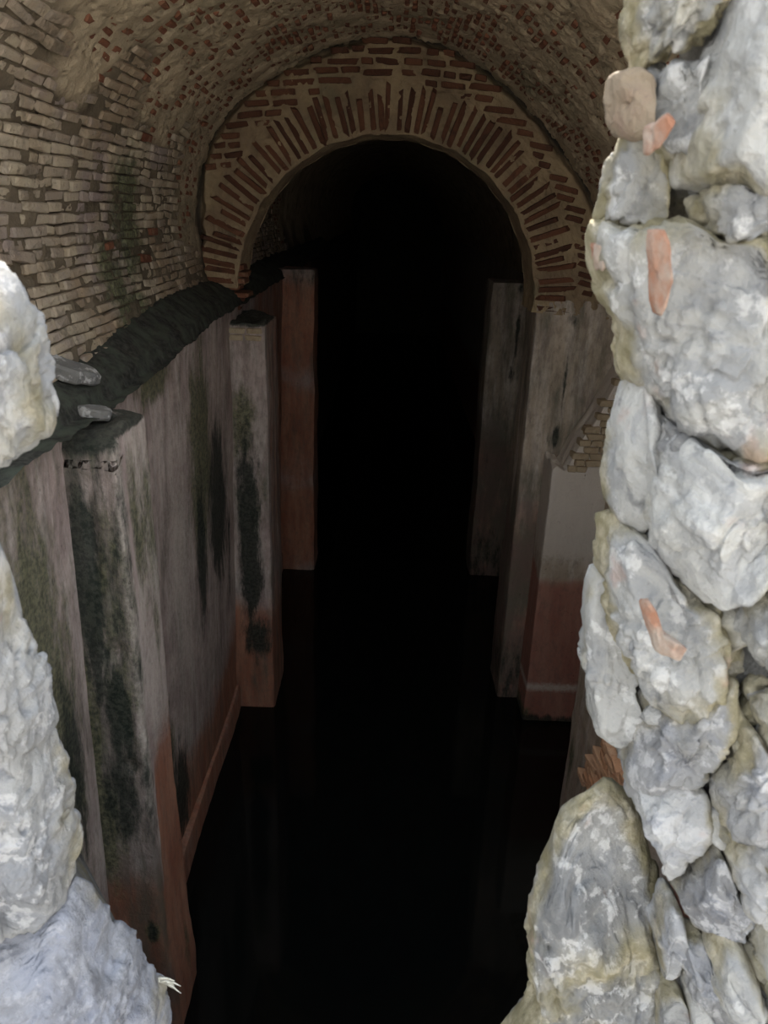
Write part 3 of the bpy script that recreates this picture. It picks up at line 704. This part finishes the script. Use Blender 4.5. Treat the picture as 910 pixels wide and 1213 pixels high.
SR = [  # outline, tone, warm, thickness, label
    ([(890, -60), (852, 45), (826, 100), (806, 160), (800, 203), (835, 214), (880, 229), (980, 238), (990, -60)], .92, .12, .17, 'big smooth white stone'),
    ([(814, 238), (828, 222), (870, 226), (975, 246), (975, 305), (900, 288), (850, 289), (818, 272)], .7, .25, .13, None),
    ([(760, -40), (748, 40), (750, 84), (792, 72), (850, 45), (882, 0), (890, -50)], .45, .85, .09, 'crumbly yellowish rubble'),
    ([(738, 160), (715, 212), (704, 262), (730, 270), (778, 255), (795, 205), (772, 165)], .6, .5, .08, None),
    ([(752, 90), (800, 72), (845, 55), (820, 120), (800, 200), (760, 178)], .42, .15, .09, None),
    ([(702, 262), (698, 305), (708, 342), (731, 388), (742, 437), (800, 502), (835, 527), (910, 550), (985, 560), (985, 300), (900, 284), (850, 286), (815, 272), (778, 256), (735, 258)], .62, .52, .13, 'large mottled grey and ochre stone'),
    ([(730, 386), (727, 405), (730, 428), (745, 436), (752, 410)], .5, 1.0, .05, 'small yellow stone'),
    ([(742, 438), (728, 488), (717, 545), (717, 578), (730, 605), (757, 625), (770, 560), (782, 490), (765, 450)], .85, .25, .10, None),
    ([(752, 545), (762, 512), (792, 492), (850, 540), (980, 565), (980, 660), (905, 697), (880, 703), (820, 692), (793, 675), (773, 640), (755, 600)], .95, .08, .16, 'bright white stone with a flat chipped face'),
    ([(770, 480), (800, 500), (850, 535), (980, 560), (980, 600), (850, 570), (775, 520)], .45, .5, .07, None),
    ([(880, 705), (905, 694), (985, 680), (985, 790), (905, 782), (883, 750)], .75, .15, .12, None),
    ([(715, 624), (730, 608), (757, 625), (790, 674), (830, 700), (880, 715), (890, 790), (850, 832), (790, 842), (758, 802), (730, 762), (713, 700)], .55, .45, .12, 'rounded grey stone with an orange streak'),
    ([(712, 652), (697, 675), (690, 700), (686, 770), (695, 822), (693, 840), (714, 867), (736, 878), (765, 850), (750, 790), (728, 735), (716, 690)], .72, .2, .09, None),
    ([(740, 872), (770, 832), (830, 818), (885, 795), (890, 850), (845, 905), (800, 928), (745, 918), (737, 892)], .5, .2, .10, None),
    ([(737, 892), (745, 930), (765, 980), (789, 1032), (822, 1008), (838, 962), (832, 918), (790, 900)], .9, .1, .12, 'pale stone tapering to a point'),
    ([(888, 832), (905, 822), (985, 820), (985, 900), (905, 882)], .88, .1, .12, None),
    ([(840, 905), (885, 855), (905, 885), (985, 900), (985, 965), (905, 955), (870, 962), (845, 965)], .5, .15, .10, None),
    ([(853, 988), (868, 960), (910, 948), (985, 955), (985, 1090), (900, 1086), (880, 1062), (864, 1032)], .82, .1, .13, None),
    ([(790, 1035), (825, 1005), (850, 975), (866, 1032), (882, 1064), (860, 1092), (810, 1080)], .4, .1, .09, None),
    ([(832, 1102), (845, 1088), (868, 1098), (890, 1138), (908, 1213), (905, 1260), (868, 1200), (842, 1150)], .9, .08, .12, 'long white stone standing on end'),
    ([(883, 1100), (900, 1084), (985, 1085), (985, 1230), (915, 1180)], .88, .08, .12, None),
    ([(735, 919), (762, 938), (784, 1020), (790, 1036), (778, 1075), (776, 1140), (772, 1213), (770, 1290), (570, 1290), (597, 1210), (631, 1165), (623, 1131), (624, 1061), (643, 1015), (658, 973), (683, 942)], .34, .62, .10, 'big grey brown boulder at the foot of the breach'),
    ([(783, 1040), (798, 1050), (806, 1090), (802, 1155), (785, 1155), (772, 1085)], .82, .1, .09, None),
    ([(806, 1148), (830, 1168), (856, 1213), (862, 1280), (828, 1280), (812, 1200)], .8, .25, .10, None),
    ([(800, 1085), (832, 1095), (842, 1150), (868, 1205), (850, 1210), (828, 1165), (805, 1145)], .35, .15, .07, None),
    ([(772, 1150), (804, 1150), (815, 1205), (830, 1285), (765, 1285)], .55, .4, .08, None),
]
for i, (pl, to, wa, T, lb) in enumerate(SR):
    big = (max(p[0] for p in pl) - min(p[0] for p in pl)) > 100
    o = stone(pl, None if lb and 'boulder' in lb else wall_fr, to, wa, T, 40 + i * 7, (lambda q: 1.0) if lb and 'boulder' in lb else yR, 150 if big else 100, 11 if big else 8, .006 + (.010 if big else .006) * (1.25 - to), label=lb, sky_tint=.35 if i in (13, 14, 16, 17, 18, 22, 24) else .05)
    if lb and 'boulder' in lb: o.name = o.data.name = 'boulder'; o['category'] = 'rock'; o['kind'] = 'thing'
SLs = [
    ([(-90, 270), (-20, 298), (0, 308), (14, 328), (25, 363), (46, 395), (55, 428), (58, 455), (66, 484), (62, 502), (44, 516), (20, 530), (0, 553), (-90, 600)], .93, .05, .15, 'pale blunt stone topping the left edge'),
    ([(-90, 615), (0, 650), (8, 690), (15, 740), (35, 775), (58, 824), (64, 882), (72, 930), (40, 960), (-90, 960)], .66, .1, .13, None),
    ([(-90, 850), (20, 860), (60, 866), (77, 922), (95, 985), (91, 1040), (60, 1082), (0, 1120), (-90, 1140)], .6, .1, .12, None),
    ([(88, 1040), (108, 1056), (130, 1092), (160, 1110), (172, 1150), (192, 1165), (209, 1235), (170, 1300), (-90, 1300), (-90, 1120), (0, 1110), (60, 1078)], .62, .0, .14, 'broad grey stone under the left edge, tinted blue as by skylight'),
]
for i, (pl, to, wa, T, lb) in enumerate(SLs):
    stone(pl, wall_fl, to, wa, T, 400 + i * 7, yL, 170, 12, .013, label=lb, sky_tint=.9 if i == 3 else .25)
# pieces of brick and tile bedded in the right edge
def shard(poly, dy, T, label, seed, mat=M_TERRA):
    stone(poly, wall_fr, .6, .2, T, seed, yR, 64, 1, .005, 'brick', label, dy, mat, .18)
shard([(766, 268), (789, 270), (792, 330), (786, 378), (772, 375), (768, 320)], -.120, .016, 'upright terracotta sliver', 901)
shard([(720, 90), (750, 82), (764, 86), (764, 130), (762, 160), (748, 168), (728, 162), (719, 145), (718, 115)], -.03, .05, 'tan brick end set upright', 902, M_BP)
shard([(764, 150), (790, 132), (797, 142), (775, 180), (763, 186)], -.075, .02, 'broken pink tile', 903)
shard([(758, 712), (772, 706), (782, 745), (812, 765), (806, 782), (775, 768)], -.108, .016, 'orange tile streak', 904)
shard([(700, 288), (712, 283), (716, 312), (704, 320)], -.03, .04, 'small pink tile chip', 905)

def packing(parent, sign, Yf, SIL, z0, z1, n, seed):
    """small stones and lumps of mortar packed between the big ones"""
    rg = np.random.default_rng(seed); E_ = np.array([atY(x, y, float(Yf(x))) for x, y in SIL]); E_ = E_[np.argsort(E_[:, 2])]
    nt_, np_ = 14, 8; T_, Pp = np.meshgrid(np.linspace(0, 2 * math.pi, nt_, endpoint=False), np.linspace(.004, math.pi - .004, np_), indexing='ij')
    U = np.stack([np.sin(Pp) * np.cos(T_), np.cos(Pp), np.sin(Pp) * np.sin(T_)], -1).reshape(-1, 3)
    i = np.arange(nt_)[:, None] * np_ + np.arange(np_ - 1)[None, :]; j = (np.arange(nt_)[:, None] + 1) % nt_ * np_ + np.arange(np_ - 1)[None, :]
    fq = np.stack([i, j, j + 1, i + 1], -1).reshape(-1, 4); Vs, Fs, to, wa = [], [], [], []
    for q in range(n):
        z = rg.uniform(z0, z1); ex = np.interp(z, E_[:, 2], E_[:, 0]); ey = np.interp(z, E_[:, 2], E_[:, 1]); u = rg.uniform(.05, .60)
        c = np.array([ex + sign * (.04 + u), ey - .045 - min(u, .3) * 1.10 + max(u - .45, 0) * 1.2, z]); r = (rg.uniform(.015, .038) if u < .2 else rg.uniform(.025, .075)) * np.array([rg.uniform(.8, 1.6), .8, rg.uniform(.6, 1.1)])
        p = U * (1 - .0 * U); p = np.sign(p) * np.abs(p) ** .8; a = rg.uniform(-.7, .7)
        p = p * r; p = np.stack([p[:, 0] * math.cos(a) - p[:, 2] * math.sin(a), p[:, 1], p[:, 0] * math.sin(a) + p[:, 2] * math.cos(a)], 1)
        Vs.append(p + c); Fs.append(fq + q * len(U)); to.append(np.full(len(U), rg.uniform(.2, .85))); wa.append(np.full(len(U), rg.uniform(0, .6)))
    V = np.concatenate(Vs); V = V + np.stack([fbm(V, 30, 3, 201), fbm(V, 30, 3, 202), fbm(V, 30, 3, 203)], 1) * .022
    obj('rubble', mesh('rubble', V, np.concatenate(Fs), dict(tone=np.concatenate(to), warm=np.concatenate(wa), rim=.3, sky_tint=.1)), M_STONE, parent, kind='stuff')
packing(wall_fr, 1, yR, SIL_R, 2.2, 4.6, 560, 5)
packing(wall_fl, -1, yL, SIL_L, 2.2, 3.7, 200, 6)

# ------------------------------------------------------------------ loose things
def slab(name, loc, size, rot, label, seed):
    rg = np.random.default_rng(seed); v, fcs = box_vf(*size, rg, .05, .15)
    # subdivide roughly: a chipped irregular slab from a jittered prism
    n = 14; a = np.linspace(0, 2 * math.pi, n, endpoint=False); rad = .8 + .28 * rg.random(n)
    Vt = []
    for zz, s in ((-.5, .9), (-.25, 1.0), (.3, .97), (.5, .85)):
        for q, r in zip(a, rad): Vt.append((math.cos(q) * r * s * size[0] / 2, math.sin(q) * r * s * size[1] / 2, (zz + rg.normal(0, .05)) * size[2]))
    Fc = [list(range(n))[::-1], list(range(3 * n, 4 * n))]
    for l in range(3):
        for q in range(n): Fc.append([l * n + q, l * n + (q + 1) % n, (l + 1) * n + (q + 1) % n, (l + 1) * n + q])
    o = obj(name, mesh(name, np.array(Vt), Fc, dict(tone=.05, warm=.1, rim=0.0), False), M_STONE, label=label, category='stone', kind='thing', group='loose slabs on the left pilaster')
    o.location = loc; o.rotation_euler = rot
    return o
slab('flat_stone', (-1.11, 2.66, 3.035), (.20, .12, .05), (.25, .38, .5), 'large flat grey stone slab lying on top of the mossy pilaster', 1)
slab('flat_stone', (-1.0, 2.56, 2.915), (.12, .08, .035), (.1, .2, .3), 'small flat stone slab lying beside the larger slab on the pilaster', 2)

# pale dry tuft on the lower left stone
t0 = Vector(atY(190, 1163, 1.03)); tuft = empty('dry_tuft', t0, label='pale dried seed tuft growing on the lower left stone', category='plant')
rt = random.Random(2)
for i in range(7):
    a = rt.uniform(-.4, 2.2); L = rt.uniform(.026, .046); pts = []
    w = .0045; V_ = []
    for q in range(7):
        u = q / 6; p = Vector((math.cos(a * (1 - .5 * u)) * L * u, rt.uniform(-.001, .001) - .01 * u, math.sin(a) * L * u - .018 * u * u)); ww = w * math.sin(math.pi * (.12 + .85 * u))
        V_ += [p + Vector((0, 0, ww)), p - Vector((0, 0, ww)), p + Vector((0, .0012, 0))]
    Fc = []
    for q in range(6):
        for e in range(3): Fc.append([q * 3 + e, q * 3 + (e + 1) % 3, q * 3 + 3 + (e + 1) % 3, q * 3 + 3 + e])
    obj('blade', mesh('blade', np.array([v[:] for v in V_]), Fc), M_STRAW, tuft)
